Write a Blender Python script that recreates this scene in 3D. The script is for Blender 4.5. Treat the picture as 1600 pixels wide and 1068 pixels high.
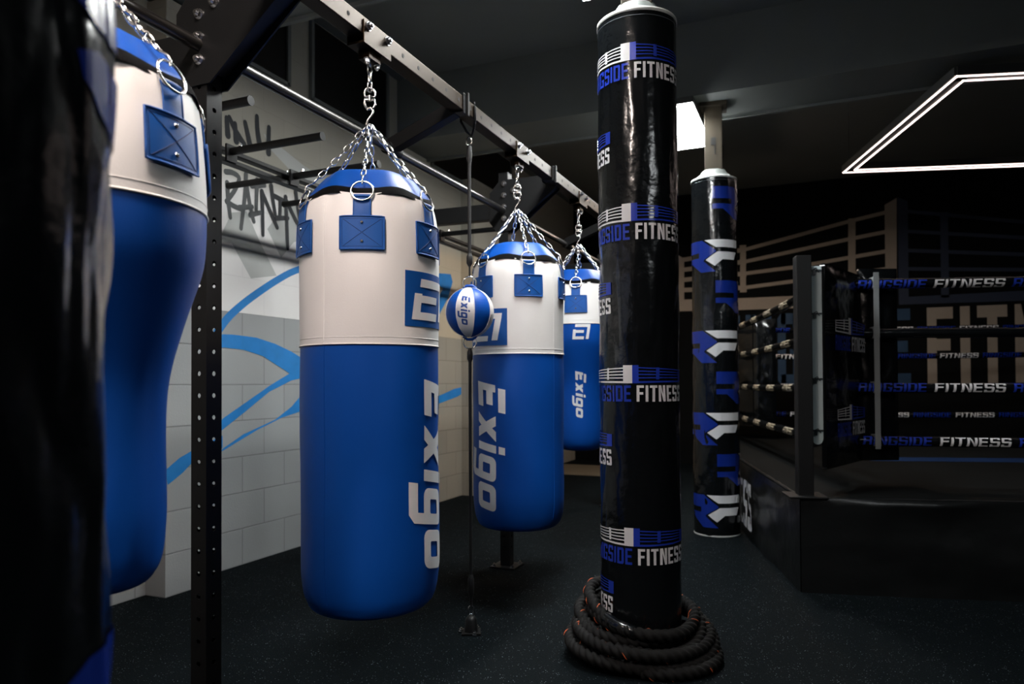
import bpy, math, random
from math import pi, sin, cos, atan2, radians as rad, sqrt
from mathutils import Vector, Matrix, noise
random.seed(7)
for o in list(bpy.data.objects): bpy.data.objects.remove(o)
SC = bpy.context.scene
COL = SC.collection

# ------------------------------------------------------------------ camera
cam = bpy.data.cameras.new('camera'); camo = bpy.data.objects.new('camera', cam); COL.objects.link(camo)
cam.sensor_width = 36; cam.sensor_fit = 'HORIZONTAL'; cam.lens = 1128/1600*36; cam.shift_y = 48/1600
cam.clip_start = .05; cam.clip_end = 60
camo.matrix_world = Matrix.Translation((0, 0, 1.12)) @ (Matrix.Rotation(rad(23.05), 4, 'Z') @ Matrix.Rotation(rad(90.9), 4, 'X') @ Matrix.Rotation(rad(-.3), 4, 'Z'))
cam.dof.use_dof = True; cam.dof.focus_distance = 2.55; cam.dof.aperture_fstop = 3.2
SC.camera = camo
# ------------------------------------------------------------------ world, exposure
w = bpy.data.worlds.new('world'); SC.world = w; w.use_nodes = True
w.node_tree.nodes['Background'].inputs[0].default_value = (.5, .6, .7, 1)
w.node_tree.nodes['Background'].inputs[1].default_value = .05
SC.view_settings.view_transform = 'Standard'; SC.view_settings.look = 'None'
SC.view_settings.exposure = 0.0; SC.view_settings.gamma = 1; SC.view_settings.use_curve_mapping = False
PANEL_E = 88.0      # ceiling panel emission
WARM_E = 84.0       # the older, warmer panels over the bags and at the back
LED_E = 3.5         # ring light strips
# ------------------------------------------------------------------ materials
def M(name, col, rough=.5, metal=0, bump=None, mott=None, coat=0, emit=None, spec=.5):
    m = bpy.data.materials.new(name); m.use_nodes = True; nt = m.node_tree; b = nt.nodes['Principled BSDF']
    b.inputs['Base Color'].default_value = (*col, 1); b.inputs['Roughness'].default_value = rough; b.inputs['Metallic'].default_value = metal
    b.inputs['Specular IOR Level'].default_value = spec
    if coat: b.inputs['Coat Weight'].default_value = coat; b.inputs['Coat Roughness'].default_value = .08
    if emit: b.inputs['Emission Color'].default_value = (*emit[0], 1); b.inputs['Emission Strength'].default_value = emit[1]
    if bump or mott:
        tc = nt.nodes.new('ShaderNodeTexCoord')
    if mott:
        n = nt.nodes.new('ShaderNodeTexNoise'); n.inputs['Scale'].default_value = mott[0]; n.inputs['Detail'].default_value = 5
        nt.links.new(tc.outputs['Object'], n.inputs['Vector'])
        r = nt.nodes.new('ShaderNodeMix'); r.data_type = 'RGBA'
        r.inputs[6].default_value = (*[c*(1-mott[1]) for c in col], 1); r.inputs[7].default_value = (*[min(1, c*(1+mott[1])) for c in col], 1)
        nt.links.new(n.outputs[0], r.inputs[0]); nt.links.new(r.outputs[2], b.inputs['Base Color'])
    if bump:
        n = nt.nodes.new('ShaderNodeTexNoise'); n.inputs['Scale'].default_value = bump[0]; n.inputs['Detail'].default_value = 3
        nt.links.new(tc.outputs['Object'], n.inputs['Vector'])
        bp = nt.nodes.new('ShaderNodeBump'); bp.inputs['Strength'].default_value = bump[1]; bp.inputs['Distance'].default_value = bump[2] if len(bump) > 2 else .01
        nt.links.new(n.outputs[0], bp.inputs['Height']); nt.links.new(bp.outputs[0], b.inputs['Normal'])
    return m

BLUE = M('blue_leather', (.001, .062, .335), .45, spec=.3, bump=(260, .12, .002), mott=(6, .10))
BLUEP = M('blue_patch_leather', (.004, .074, .31), .5, spec=.35, bump=(300, .15, .002))
STITCH = M('dark_blue_stitch', (.003, .02, .09), .7)
WHITE = M('white_leather', (.78, .765, .75), .5, bump=(220, .12, .002), mott=(5, .04))
PRINT_W = M('white_print', (.74, .74, .76), .45, mott=(30, .05))
BLACKTAPE = M('black_zip_tape', (.0025, .0025, .003), .9, bump=(200, .3, .002), spec=.08)
CHROME = M('chain_steel', (.72, .70, .67), .25, 1, mott=(60, .12))
ZINC = M('zinc_bolt', (.7, .7, .72), .22, 1)
RIGM = M('black_powder_coated_steel', (.0042, .0045, .005), .48, bump=(350, .12, .001), spec=.3)
BEAMM = M('satin_black_steel', (.030, .0205, .0128), .5, 1.0, bump=(350, .10, .001))
PIPEM = M('polished_bar_steel', (.10, .095, .09), .32, .9)
DARK = M('dark_hole', (.001, .001, .001), .9)
RUBBERGRIP = M('black_rubber', (.008, .008, .009), .6)
VINYL = M('black_vinyl', (.004, .005, .006), .18, bump=(14, .35, .012), spec=.6)
VINYLM = M('black_matt_vinyl', (.005, .006, .0065), .32, bump=(10, .4, .012))
VBLUE = M('blue_vinyl_print', (.016, .042, .38), .26)
VBLUE_SHADE = M('shaded_blue_vinyl_print', (.007, .026, .24), .26)  # same blue print with the dimmer light put into its colour
VWHITE = M('white_vinyl_print', (.72, .72, .74), .26)
RIM = M('white_vinyl_edge', (.62, .64, .62), .4)
STEELP = M('bare_steel_column', (.028, .022, .0135), .65, .1, spec=.25, mott=(8, .3))
ROPEM = M('black_rope_fibre', (.0055, .0055, .0055), .8, spec=.2, bump=(420, .5, .002))
FLECK = M('orange_tracer_thread', (.65, .12, .03), .6)
CEILM = M('dark_grey_ceiling_paint', (.17, .185, .185), .75, mott=(1.5, .12))
BEAMC = M('charcoal_beam_paint', (.16, .175, .17), .7, mott=(2, .15))
CANVAS = M('black_ring_canvas', (.003, .0037, .0038), .85, mott=(3, .3), spec=.1)
CANVB = M('navy_canvas_band', (.006, .022, .075), .8, spec=.1)
LEDM = M('led_strip', (1, .9, .86), .4, emit=((1, .80, .74), LED_E))
PANM = M('panel_diffuser', (1, 1, 1), .4, emit=((.97, 1, .99), PANEL_E))
PANW = M('warm_panel_diffuser', (1, 1, 1), .4, emit=((1, .85, .765), WARM_E))
PANS = M('soft_warm_diffuser', (1, 1, 1), .4, emit=((1, .74, .55), 44))
PAND = M('dim_panel_diffuser', (1, 1, 1), .4, emit=((.93, .98, 1), 30))
HOUS = M('lamp_housing', (.05, .055, .055), .5)
PADW = M('white_pad_board', (.50, .60, .62), .5)
CLEAR = M('black_zip_tie', (.02, .03, .035), .3)
GREYW = M('grey_webbing', (.20, .22, .23), .7)
CREAM = M('cream_rope_print', (.60, .52, .38), .4)
BACKP = M('black_wall_paint', (.0022, .0025, .0026), .8, mott=(3, .3), spec=.1)
BEIGEP = M('beige_wall_paint', (.30, .25, .20), .7, mott=(40, .08))
NAVYP = M('navy_wall_paint', (.008, .016, .04), .7)
TEALP = M('deep_blue_wall_paint', (.005, .035, .085), .7)
SPB = M('sky_blue_spray_paint', (.012, .20, .55), .6, mott=(9, .22))
SPD = M('dark_spray_paint', (.014, .018, .024), .65, mott=(14, .3))
SPG = M('grey_spray_paint', (.075, .082, .086), .65, mott=(7, .45))
WG = M('mid_grey_wall_paint', (.46, .48, .47), .7, mott=(4, .1))
GLASSB = M('blacked_out_glass', (.002, .002, .002), .35)
STRIPF = M('beige_floor_boards', (.16, .13, .09), .6, mott=(6, .2))

def wall_material():
    m = M('painted_blockwork', (.7, .7, .7), .72); nt = m.node_tree; b = nt.nodes['Principled BSDF']; N = nt.nodes.new; L = nt.links.new
    g = N('ShaderNodeNewGeometry'); s = N('ShaderNodeSeparateXYZ'); L(g.outputs['Position'], s.inputs[0])
    def math(op, a, v):
        n = N('ShaderNodeMath'); n.operation = op
        if isinstance(a, (int, float)): n.inputs[0].default_value = a
        else: L(a, n.inputs[0])
        if isinstance(v, (int, float)): n.inputs[1].default_value = v
        else: L(v, n.inputs[1])
        return n.outputs[0]
    c = N('ShaderNodeCombineXYZ')
    L(math('ADD', math('ADD', s.outputs['Y'], s.outputs['X']), -3.509+3.335-.193), c.inputs[0]); L(s.outputs['Z'], c.inputs[1])
    br = N('ShaderNodeTexBrick'); L(c.outputs[0], br.inputs['Vector']); br.inputs['Scale'].default_value = 1
    br.inputs['Brick Width'].default_value = .385; br.inputs['Row Height'].default_value = .225; br.inputs['Mortar Size'].default_value = .0045; br.inputs['Mortar Smooth'].default_value = .4
    for i, v in ((1, .93), (2, 1.0), (3, .62)): br.inputs[i].default_value = (v, v, v, 1)
    n = N('ShaderNodeTexNoise'); n.inputs['Scale'].default_value = 90; n.inputs['Detail'].default_value = 4; L(g.outputs['Position'], n.inputs['Vector'])
    n2 = N('ShaderNodeTexNoise'); n2.inputs['Scale'].default_value = 1.4; n2.inputs['Detail'].default_value = 3; L(g.outputs['Position'], n2.inputs['Vector'])
    up = math('GREATER_THAN', s.outputs['Z'], 1.575); far = N('ShaderNodeMapRange'); L(s.outputs['Y'], far.inputs[0]); far.inputs[1].default_value = 4.4; far.inputs[2].default_value = 4.9
    def mix(f, a, bb, mode='MIX'):
        x = N('ShaderNodeMix'); x.data_type = 'RGBA'; x.blend_type = mode
        if isinstance(f, (int, float)): x.inputs[0].default_value = f
        else: L(f, x.inputs[0])
        for i, v in ((6, a), (7, bb)):
            if isinstance(v, tuple): x.inputs[i].default_value = (*v, 1)
            else: L(v, x.inputs[i])
        return x.outputs[2]
    dado = mix(far.outputs[0], (.335, .355, .36), (.36, .32, .26)); upper = mix(far.outputs[0], (.82, .815, .81), (.56, .46, .33))
    col = mix(up, dado, upper)
    # grey-green tone above the mural: the upper wall's shade put into the colour
    hi = N('ShaderNodeMapRange'); L(s.outputs['Z'], hi.inputs[0]); hi.inputs[1].default_value = 2.35; hi.inputs[2].default_value = 2.5
    col = mix(hi.outputs[0], col, (.40, .385, .33))
    bf = math('SUBTRACT', .8, math('MULTIPLY', up, .62)); col = mix(bf, col, br.outputs[0], 'MULTIPLY')
    v = N('ShaderNodeMapRange'); L(n2.outputs[0], v.inputs[0]); v.inputs[3].default_value = .86; v.inputs[4].default_value = 1.08
    cv = N('ShaderNodeCombineColor'); [L(v.outputs[0], cv.inputs[i]) for i in range(3)]
    col = mix(1.0, col, cv.outputs[0], 'MULTIPLY')
    L(col, b.inputs['Base Color'])
    h = math('ADD', math('MULTIPLY', br.outputs['Fac'], math('SUBTRACT', math('MULTIPLY', up, .8), 1.0)), math('MULTIPLY', n.outputs[0], .22))
    bp = N('ShaderNodeBump'); bp.inputs['Strength'].default_value = .55; bp.inputs['Distance'].default_value = .006; L(h, bp.inputs['Height']); L(bp.outputs[0], b.inputs['Normal'])
    return m
WALLM = wall_material()

def floor_material():
    m = M('speckled_rubber_floor', (.01, .014, .016), .8); nt = m.node_tree; b = nt.nodes['Principled BSDF']; N = nt.nodes.new; L = nt.links.new; b.inputs['Specular IOR Level'].default_value = .06
    g = N('ShaderNodeNewGeometry'); v = N('ShaderNodeTexVoronoi'); v.inputs['Scale'].default_value = 85; L(g.outputs['Position'], v.inputs['Vector'])
    n = N('ShaderNodeTexNoise'); n.inputs['Scale'].default_value = 16; n.inputs['Detail'].default_value = 6; L(g.outputs['Position'], n.inputs['Vector'])
    r = N('ShaderNodeValToRGB'); r.color_ramp.elements[0].position = .09; r.color_ramp.elements[0].color = (1, 1, 1, 1); r.color_ramp.elements[1].position = .19; r.color_ramp.elements[1].color = (0, 0, 0, 1)
    L(v.outputs['Distance'], r.inputs[0])
    r2 = N('ShaderNodeMapRange'); L(n.outputs[0], r2.inputs[0]); r2.inputs[1].default_value = .40; r2.inputs[2].default_value = .66
    mu = N('ShaderNodeMath'); mu.operation = 'MULTIPLY'; L(r.outputs[0], mu.inputs[0]); L(r2.outputs[0], mu.inputs[1])
    mx = N('ShaderNodeMix'); mx.data_type = 'RGBA'; L(mu.outputs[0], mx.inputs[0]); mx.inputs[6].default_value = (.0020, .0040, .0052, 1); mx.inputs[7].default_value = (.26, .31, .33, 1)
    L(mx.outputs[2], b.inputs['Base Color'])
    n3 = N('ShaderNodeTexNoise'); n3.inputs['Scale'].default_value = 170; n3.inputs['Detail'].default_value = 2; L(g.outputs['Position'], n3.inputs['Vector'])
    bp = N('ShaderNodeBump'); bp.inputs['Strength'].default_value = .5; bp.inputs['Distance'].default_value = .004; L(n3.outputs[0], bp.inputs['Height']); L(bp.outputs[0], b.inputs['Normal'])
    return m
FLOORM = floor_material()

# ------------------------------------------------------------------ mesh helpers
class MB:
    def __init__(s): s.v = []; s.f = []; s.m = []; s.s = []
    def add(s, vs, fs, m=0, smooth=False):
        o = len(s.v); s.v += [tuple(v) for v in vs]
        for f in fs: s.f.append([i+o for i in f]); s.m.append(m); s.s.append(smooth)
    def box(s, c, d, m=0, rot=None):
        c = Vector(c); vs = []
        for z in (-.5, .5):
            for y in (-.5, .5):
                for x in (-.5, .5):
                    p = Vector((x*d[0], y*d[1], z*d[2])); vs.append(c+(rot @ p if rot else p))
        s.add(vs, [(0, 2, 3, 1), (4, 5, 7, 6), (0, 1, 5, 4), (2, 6, 7, 3), (0, 4, 6, 2), (1, 3, 7, 5)], m)
    def bar(s, p0, p1, wd, hd, m=0, up=(0, 0, 1)):
        p0 = Vector(p0); p1 = Vector(p1); d = (p1-p0); L = d.length; d.normalize(); u = Vector(up)
        x = d.cross(u).normalized(); u = x.cross(d).normalized()
        s.box((p0+p1)/2, (wd, L, hd), m, Matrix((x, d, u)).transposed())
    def tube(s, pts, r, seg=10, m=0, closed=False, caps=True, smooth=True):
        pts = [Vector(p) for p in pts]; n = len(pts); R = r if isinstance(r, (list, tuple)) else [r]*n
        T = []
        for i in range(n):
            a = pts[(i-1) % n] if (closed or i > 0) else pts[i]; b = pts[(i+1) % n] if (closed or i < n-1) else pts[i]
            t = b-a; T.append(t.normalized() if t.length > 1e-9 else Vector((0, 0, 1)))
        up = Vector((0, 0, 1)) if abs(T[0].z) < .9 else Vector((1, 0, 0)); nx = T[0].cross(up).normalized(); vs = []
        for i in range(n):
            nx = (nx-T[i]*nx.dot(T[i])).normalized(); ny = T[i].cross(nx)
            for k in range(seg):
                a = 2*pi*k/seg; vs.append(pts[i]+(nx*cos(a)+ny*sin(a))*R[i])
        fs = []
        for i in range(n if closed else n-1):
            j = (i+1) % n
            for k in range(seg):
                l = (k+1) % seg; fs.append((i*seg+k, i*seg+l, j*seg+l, j*seg+k))
        s.add(vs, fs, m, smooth)
        if caps and not closed:
            s.add(vs[:seg], [tuple(range(seg))[::-1]], m); s.add(vs[-seg:], [tuple(range(seg))], m)
    def cyl(s, p0, p1, r, seg=16, m=0): s.tube([p0, p1], r, seg, m)
    def ring(s, c, r, t, nrm=(0, 0, 1), n=28, seg=8, m=0, a0=0, a1=2*pi):
        nz = Vector(nrm).normalized(); q = nz.to_track_quat('Z', 'Y'); full = abs(a1-a0-2*pi) < 1e-6
        k = n if full else n+1
        s.tube([Vector(c)+q @ Vector((r*cos(a0+(a1-a0)*i/n), r*sin(a0+(a1-a0)*i/n), 0)) for i in range(k)], t, seg, m, closed=full)
    def lathe(s, prof, seg=48, m=0, c=(0, 0, 0), fn=None, capb=False, capt=False, a0=0, a1=2*pi):
        full = abs(a1-a0-2*pi) < 1e-6; k = seg if full else seg+1; vs = []
        for (r, z) in prof:
            for i in range(k):
                th = a0+(a1-a0)*i/seg; rr = fn(r, th, z) if fn else r; vs.append((c[0]+rr*cos(th), c[1]+rr*sin(th), c[2]+z))
        fs = []
        for j in range(len(prof)-1):
            for i in range(seg):
                i2 = (i+1) % k; fs.append((j*k+i, j*k+i2, (j+1)*k+i2, (j+1)*k+i))
        s.add(vs, fs, m, True)
        if capb: s.add(vs[:k], [tuple(range(k))[::-1]], m)
        if capt: s.add(vs[-k:], [tuple(range(k))], m)
    def hexbolt(s, p, d, r=.016, h=.012, m=0):
        p = Vector(p); d = Vector(d).normalized(); s.tube([p, p+d*.003], r*1.3, 16, m, smooth=False); s.tube([p+d*.003, p+d*(.003+h)], r, 6, m, smooth=False); s.tube([p+d*(.003+h), p+d*(.010+h)], r*.5, 10, m, smooth=False)
    def decal(s, polys, fn, du=.02, dv=None, m=0):
        def clip(P, ax, lo, hi):
            for sg, lim in ((1, lo), (-1, -hi)):
                out = []
                for i in range(len(P)):
                    a, b = P[i], P[(i+1) % len(P)]; da = a[ax]*sg-lim; db = b[ax]*sg-lim
                    if da >= 0: out.append(a)
                    if (da >= 0) != (db >= 0):
                        t = da/(da-db); out.append((a[0]+(b[0]-a[0])*t, a[1]+(b[1]-a[1])*t))
                P = out
                if len(P) < 3: return []
            return P
        for P in polys:
            u0 = min(p[0] for p in P); u1 = max(p[0] for p in P)
            nu = max(1, int(math.ceil((u1-u0)/du)))
            for i in range(nu):
                Q = clip(P, 0, u0+(u1-u0)*i/nu, u0+(u1-u0)*(i+1)/nu)
                if not Q: continue
                if dv:
                    v0 = min(p[1] for p in Q); v1 = max(p[1] for p in Q); nv = max(1, int(math.ceil((v1-v0)/dv)))
                    for j in range(nv):
                        S = clip(Q, 1, v0+(v1-v0)*j/nv, v0+(v1-v0)*(j+1)/nv)
                        if S: s.add([fn(*p) for p in S], [tuple(range(len(S)))], m, True)
                else: s.add([fn(*p) for p in Q], [tuple(range(len(Q)))], m, True)
    def build(s, name, mats, parent=None, bevel=0, subsurf=0):
        me = bpy.data.meshes.new(name); me.from_pydata(s.v, [], s.f)
        for m in (mats if isinstance(mats, (list, tuple)) else [mats]): me.materials.append(m)
        me.polygons.foreach_set('material_index', s.m); me.polygons.foreach_set('use_smooth', s.s); me.update()
        o = bpy.data.objects.new(name, me); COL.objects.link(o)
        if parent: o.parent = parent
        if bevel:
            b = o.modifiers.new('bevel', 'BEVEL'); b.width = bevel; b.segments = 2; b.limit_method = 'ANGLE'
        return o

def thing(name, label, cat, loc=(0, 0, 0), rz=0, group=None):
    o = bpy.data.objects.new(name, None); COL.objects.link(o); o.location = loc; o.rotation_euler = (0, 0, rz); o.empty_display_size = .1
    o['label'] = label; o['category'] = cat
    if group: o['group'] = group
    return o
def struct(o): o['kind'] = 'structure'; return o
def lerp_prof(P, z):
    if z <= P[0][1]: return P[0][0]
    for (r0, z0), (r1, z1) in zip(P, P[1:]):
        if z <= z1:
            t = (z-z0)/(z1-z0); return r0+(r1-r0)*t
    return P[-1][0]
def smooth_prof(P, n=6):        # Catmull-Rom through (r, z)
    out = []
    for i in range(len(P)-1):
        p0 = P[max(i-1, 0)]; p1 = P[i]; p2 = P[i+1]; p3 = P[min(i+2, len(P)-1)]
        for k in range(n):
            t = k/n
            out.append(tuple(.5*((2*p1[j])+(-p0[j]+p2[j])*t+(2*p0[j]-5*p1[j]+4*p2[j]-p3[j])*t*t+(-p0[j]+3*p1[j]-3*p2[j]+p3[j])*t**3) for j in (0, 1)))
    out.append(P[-1]); return out

# ------------------------------------------------------------------ lettering
def R_(x0, y0, x1, y1): return [(x0, y0), (x1, y0), (x1, y1), (x0, y1)]
def glyph(c, w=.5, t=.15, q=.15):
    """condensed block capital, height 1"""
    h = .5; I = lambda *a: R_(*a)
    if c == 'I': return [I(0, 0, t, 1)], t
    if c == 'F': return [I(0, 0, t, 1), I(t, 1-q, w*.95, 1), I(t, .44, w*.85, .44+q)], w*.95
    if c == 'E': return [I(0, 0, t, 1), I(t, 1-q, w*.95, 1), I(t, .43, w*.85, .43+q), I(t, 0, w*.95, q)], w*.95
    if c == 'T': return [I(0, 1-q, w*1.05, 1), I(w*.525-t/2, 0, w*.525+t/2, 1-q)], w*1.05
    if c == 'N': return [I(0, 0, t, 1), I(w-t+.04, 0, w+.04, 1), [(t*.6, 1), (t*1.25, 1), (w-t*.25, 0), (w+.04-t, 0)]], w+.04
    if c == 'D': return [I(0, 0, t, 1), I(t, 1-q, w-.07, 1), I(t, 0, w-.07, q), I(w-t, .09, w, .91), [(w-.07, 1-q), (w-t, .91), (w, .91), (w-.07, 1)], [(w-.07, 0), (w, .09), (w-t, .09), (w-.07, q)]], w
    if c == 'S': return [I(.05, 1-q, w-.03, 1), I(0, .52, t, .93), I(.04, .43, w-.04, .43+q), I(w-t, .07, w, .52), I(.03, 0, w-.05, q), I(w-t, .74, w, .93), I(0, .07, t, .27), [(0, .93), (t, .93), (t, 1), (.05, 1)], [(w-t, .93), (w, .93), (w-.03, 1), (w-t, 1)], [(0, .07), (.03, 0), (t, 0), (t, .07)], [(w-t, 0), (w-.05, 0), (w, .07), (w-t, .07)]], w
    if c == 'R': return [I(0, 0, t, 1), I(t, 1-q, w-.06, 1), I(w-t, .55, w, .93), I(t, .42, w-.04, .42+q), [(w-t, .93), (w, .93), (w-.06, 1), (w-t, 1)], [(w-t-.02, .42), (w-.04, .42), (w+.02, 0), (w-t+.02, 0)]], w+.02
    if c == 'G': return [I(0, .07, t, .93), I(.05, 1-q, w-.03, 1), I(.05, 0, w, q), I(w-t, q, w, .48), I(w*.52, .38, w-t, .38+q*.8), I(w-t, .72, w, .93), [(0, .93), (t, .93), (t, 1), (.05, 1)], [(0, .07), (.05, 0), (t, 0), (t, .07)], [(w-t, .93), (w, .93), (w-.03, 1), (w-t, 1)]], w
    return [], w*.6
def text(s, h, gap=.12, w=.5, t=.15, shear=0):
    polys = []; x = 0
    for c in s:
        g, a = glyph(c, w, t)
        polys += [[((px+x+shear*py)*h, py*h) for px, py in P] for P in g]; x += a+gap
    return polys, (x-gap)*h
def shift(polys, du, dv): return [[(u+du, v+dv) for u, v in P] for P in polys]
def rrect(x0, y0, x1, y1, r, n=4):
    pts = []
    for cx, cy, a in ((x1-r, y1-r, 0), (x0+r, y1-r, 90), (x0+r, y0+r, 180), (x1-r, y0+r, 270)):
        for k in range(n+1): pts.append((cx+r*cos(rad(a+90*k/n)), cy+r*sin(rad(a+90*k/n))))
    return pts
def rring(x0, y0, x1, y1, r, sx, sy, ri):
    a = rrect(x0, y0, x1, y1, r); b = rrect(x0+sx, y0+sy, x1-sx, y1-sy, ri); n = len(a)
    return [[a[i], a[(i+1) % n], b[(i+1) % n], b[i]] for i in range(n)]
def exigo(k=1.0):
    """slanted word, reading along +u, x-height .123, total .645"""
    h = .123; P = []
    P += [R_(0, 0, .036, h), R_(.036, 0, .118, .043), R_(.036, .066, .102, .107), R_(.012, .138, .130, .176)]                         # E, its top bar stands free
    x = .152; P += [[(x, 0), (x+.048, 0), (x+.125, h), (x+.077, h)], [(x+.077, 0), (x+.125, 0), (x+.048, h), (x, h)]]
    x = .297; P += [R_(x, 0, x+.038, h), R_(x, .138, x+.036, .172)]
    x = .357; P += rring(x, 0, x+.120, h, .028, .036, .036, .006)
    P += [R_(x+.084, -.03, x+.120, .03), [(x-.012, -.066), (x+.095, -.066), (x+.120, -.045), (x+.120, -.028), (x-.012, -.028)]]
    x = .495; P += rring(x, 0, x+.128, h, .028, .038, .036, .006)
    return [[((u+.19*v)*k, v*k) for u, v in Q] for Q in P]
def emblem(W, H):
    P = [R_(.10, .80, 1.0, 1.0), [(.80, 0.02), (.97, 0.02), (1.0, .80), (.83, .80)], R_(0, 0, .17, .64), R_(.17, .42, .64, .60), R_(.17, 0, .68, .19)]
    return [[((u+.10*v)*W/1.1, v*H) for u, v in Q] for Q in P]
def ring_icon(W, h):
    """little boxing ring seen on its corner: left half, right half"""
    L = []; Rr = []
    def post(x, wd, y0, y1): return R_(x, y0, x+wd, y1)
    for k in range(4):
        y0 = .28+.19*k; y1 = .30+.135*k; t = .045
        L.append([(-.5, y1-.02), (-.02, y0-.02), (-.02, y0+t), (-.5, y1+t*.7)]); Rr.append([(.02, y0-.02), (.5, y1-.02), (.5, y1+t*.7), (.02, y0+t)])
    L += [post(-.075, .075, 0, 1.0), post(-.235, .025, .2, .86), post(-.5, .02, .1, .76), [(-.5, .06), (-.02, 0), (-.02, .11), (-.5, .14)]]
    Rr += [post(0, .05, 0, 1.0), post(.19, .03, .2, .86), post(.44, .06, .06, .72), [(.02, 0), (.5, .06), (.5, .14), (.02, .11)]]
    f = lambda P: [[(u*W, v*h) for u, v in Q] for Q in P]
    return f(L), f(Rr)
def ring_logo(W):
    """ringside fitness lock-up centred on u=0, v=0: (blue polys, white polys)"""
    th = W*.13; a, wa = text('RINGSIDE', th, .11, .50, .16); b, wb = text('FITNESS', th, .11, .50, .18)
    k = W/(wa+wb+.03*W*2)
    sc = lambda P: [[(u*k, v) for u, v in Q] for Q in P]
    a = shift(sc(a), -W*.5, -W*.148); b = shift(sc(b), -W*.5+(wa+.05*W)*k, -W*.148)
    l, r = ring_icon(W, W*.145)
    return a+shift(r, 0, 0), b+shift(l, 0, 0)
def rf_logo(W, H):
    Rp = [[(0, 1), (.38, 1), (.60, .66), (.40, .62), (0, .62)], [(.32, .62), (.60, .66), (.60, .62), (.42, .40), (.32, .46)], [(0, .46), (.36, .46), (.42, .40), (.40, .35), (.16, .30), (0, .30)], [(.16, .30), (.40, .35), (.60, 0), (.36, 0)]]
    Fp = [[(.42, 1), (1, 1), (1, .76), (.60, .76)], [(.62, .62), (.98, .62), (.92, .38), (.70, .38), (.58, .18), (.44, .38)]]
    f = lambda P: [[((u-.5)*W, (v-.5)*H) for u, v in Q] for Q in P]
    return f(Rp), f(Fp)

# ------------------------------------------------------------------ the room
mb = MB(); mb.add([(-3.6, -4, 0), (6.2, -4, 0), (6.2, 10.4, 0), (-3.6, 10.4, 0), (-3.6, -4, -.1), (6.2, -4, -.1), (6.2, 10.4, -.1), (-3.6, 10.4, -.1)], [(0, 1, 2, 3), (7, 6, 5, 4), (0, 4, 5, 1), (1, 5, 6, 2), (2, 6, 7, 3), (3, 7, 4, 0)])
struct(mb.build('floor', FLOORM))
mb = MB(); mb.box((1.3, 3.2, 3.8), (9.8, 14.4, .1)); struct(mb.build('ceiling', CEILM))
mb = MB(); mb.box((-3.435, 3.2, 1.875), (.2, 14.4, 3.75)); mb.box((-3.2625, 2.965, 1.6), (.145, .32, 3.2)); mb.box((-3.2625, 6.86, 1.6), (.145, .66, 3.2))
WL = struct(mb.build('wall_left', WALLM))
mb = MB(); mb.box((1.3, 10.3, 1.875), (9.8, .2, 3.75)); WB = struct(mb.build('wall_back', BACKP))
mb = MB(); mb.box((6.1, 3.2, 1.875), (.2, 14.4, 3.75)); struct(mb.build('wall_right', BACKP))
mb = MB(); mb.box((1.3, -4.1, 1.875), (9.8, .2, 3.75)); struct(mb.build('wall_front', BACKP))
for i, (y0, y1) in enumerate(((2.74, 3.30), (5.33, 5.87))):
    mb = MB(); mb.box((1.3, (y0+y1)/2, 3.48), (9.6, y1-y0, .54)); mb.box((1.3, y1-.02, 3.2), (9.6, .03, .022)); struct(mb.build('trim_%d' % (i+1), BEAMC))
# blacked-out high windows of the left wall
for i, (y0, y1) in enumerate(((2.0, 2.70), (3.36, 3.92), (4.17, 5.15), (5.92, 7.8))):
    mb = MB(); ym = (y0+y1)/2; mb.box((-3.328, ym, 3.45), (.012, y1-y0, .57))
    wn = struct(mb.build('window_%d' % (i+1), GLASSB)); fr = MB()
    for yy in (y0, y1): fr.box((-3.322, yy, 3.45), (.03, .03, .57), 0)
    fr.box((-3.322, ym, 3.172), (.03, y1-y0, .025)); fr.build('window_frame', BEAMC, wn)
mb = MB(); mb.box((-2.75, 9.0, .004), (1.3, 1.05, .008)); struct(mb.build('trim_4', STRIPF))

# mural on the left wall
def ribbon(pts, wd, X, m=0, mbx=None, off=0):
    P = [Vector((p[0], p[1])) for p in pts]
    if len(P) > 2:
        Q = []
        for i in range(len(P)-1):
            a, b, c, d = P[max(i-1, 0)], P[i], P[i+1], P[min(i+2, len(P)-1)]
            for k in range(5):
                t = k/5; Q.append(.5*((2*b)+(c-a)*t+(2*a-5*b+4*c-d)*t*t+(3*b-a-3*c+d)*t**3))
        P = Q+[P[-1]]
    n = len(P); L = []; Rr = []
    for i in range(n):
        t = (P[min(i+1, n-1)]-P[max(i-1, 0)]).normalized(); nn = Vector((-t.y, t.x)); ww = wd[0]+(wd[1]-wd[0])*i/(n-1) if isinstance(wd, tuple) else wd
        L.append(P[i]+nn*ww/2); Rr.append(P[i]-nn*ww/2)
    for i in range(n-1): mbx.add([(X, *L[i]), (X, *L[i+1]), (X, *Rr[i+1]), (X, *Rr[i])], [(0, 1, 2, 3)], m)
    for e, ww in ((P[0], wd[0] if isinstance(wd, tuple) else wd), (P[-1], wd[1] if isinstance(wd, tuple) else wd)):
        mbx.add([(X+.0003, e.x+ww/2*cos(2*pi*k/14), e.y+ww/2*sin(2*pi*k/14)) for k in range(14)], [tuple(range(14))], m)
def wpoly(mbx, pts, X, m=0): mbx.add([(X, y, z) for y, z in pts], [tuple(range(len(pts)))], m)
def earpoly(mbx, pts, X, m=0):
    from mathutils.geometry import tessellate_polygon
    V = [Vector((X, y, z)) for y, z in pts]; mbx.add(V, [tuple(t) for t in tessellate_polygon([V])], m)
XW = -3.335
mb = MB()
earpoly(mb, [(3.30, 1.979), (3.42, 2.19), (3.544, 2.225), (3.67, 2.043), (3.82, 1.853), (3.583, 1.803), (3.42, 2.0)], XW+.0010)
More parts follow.
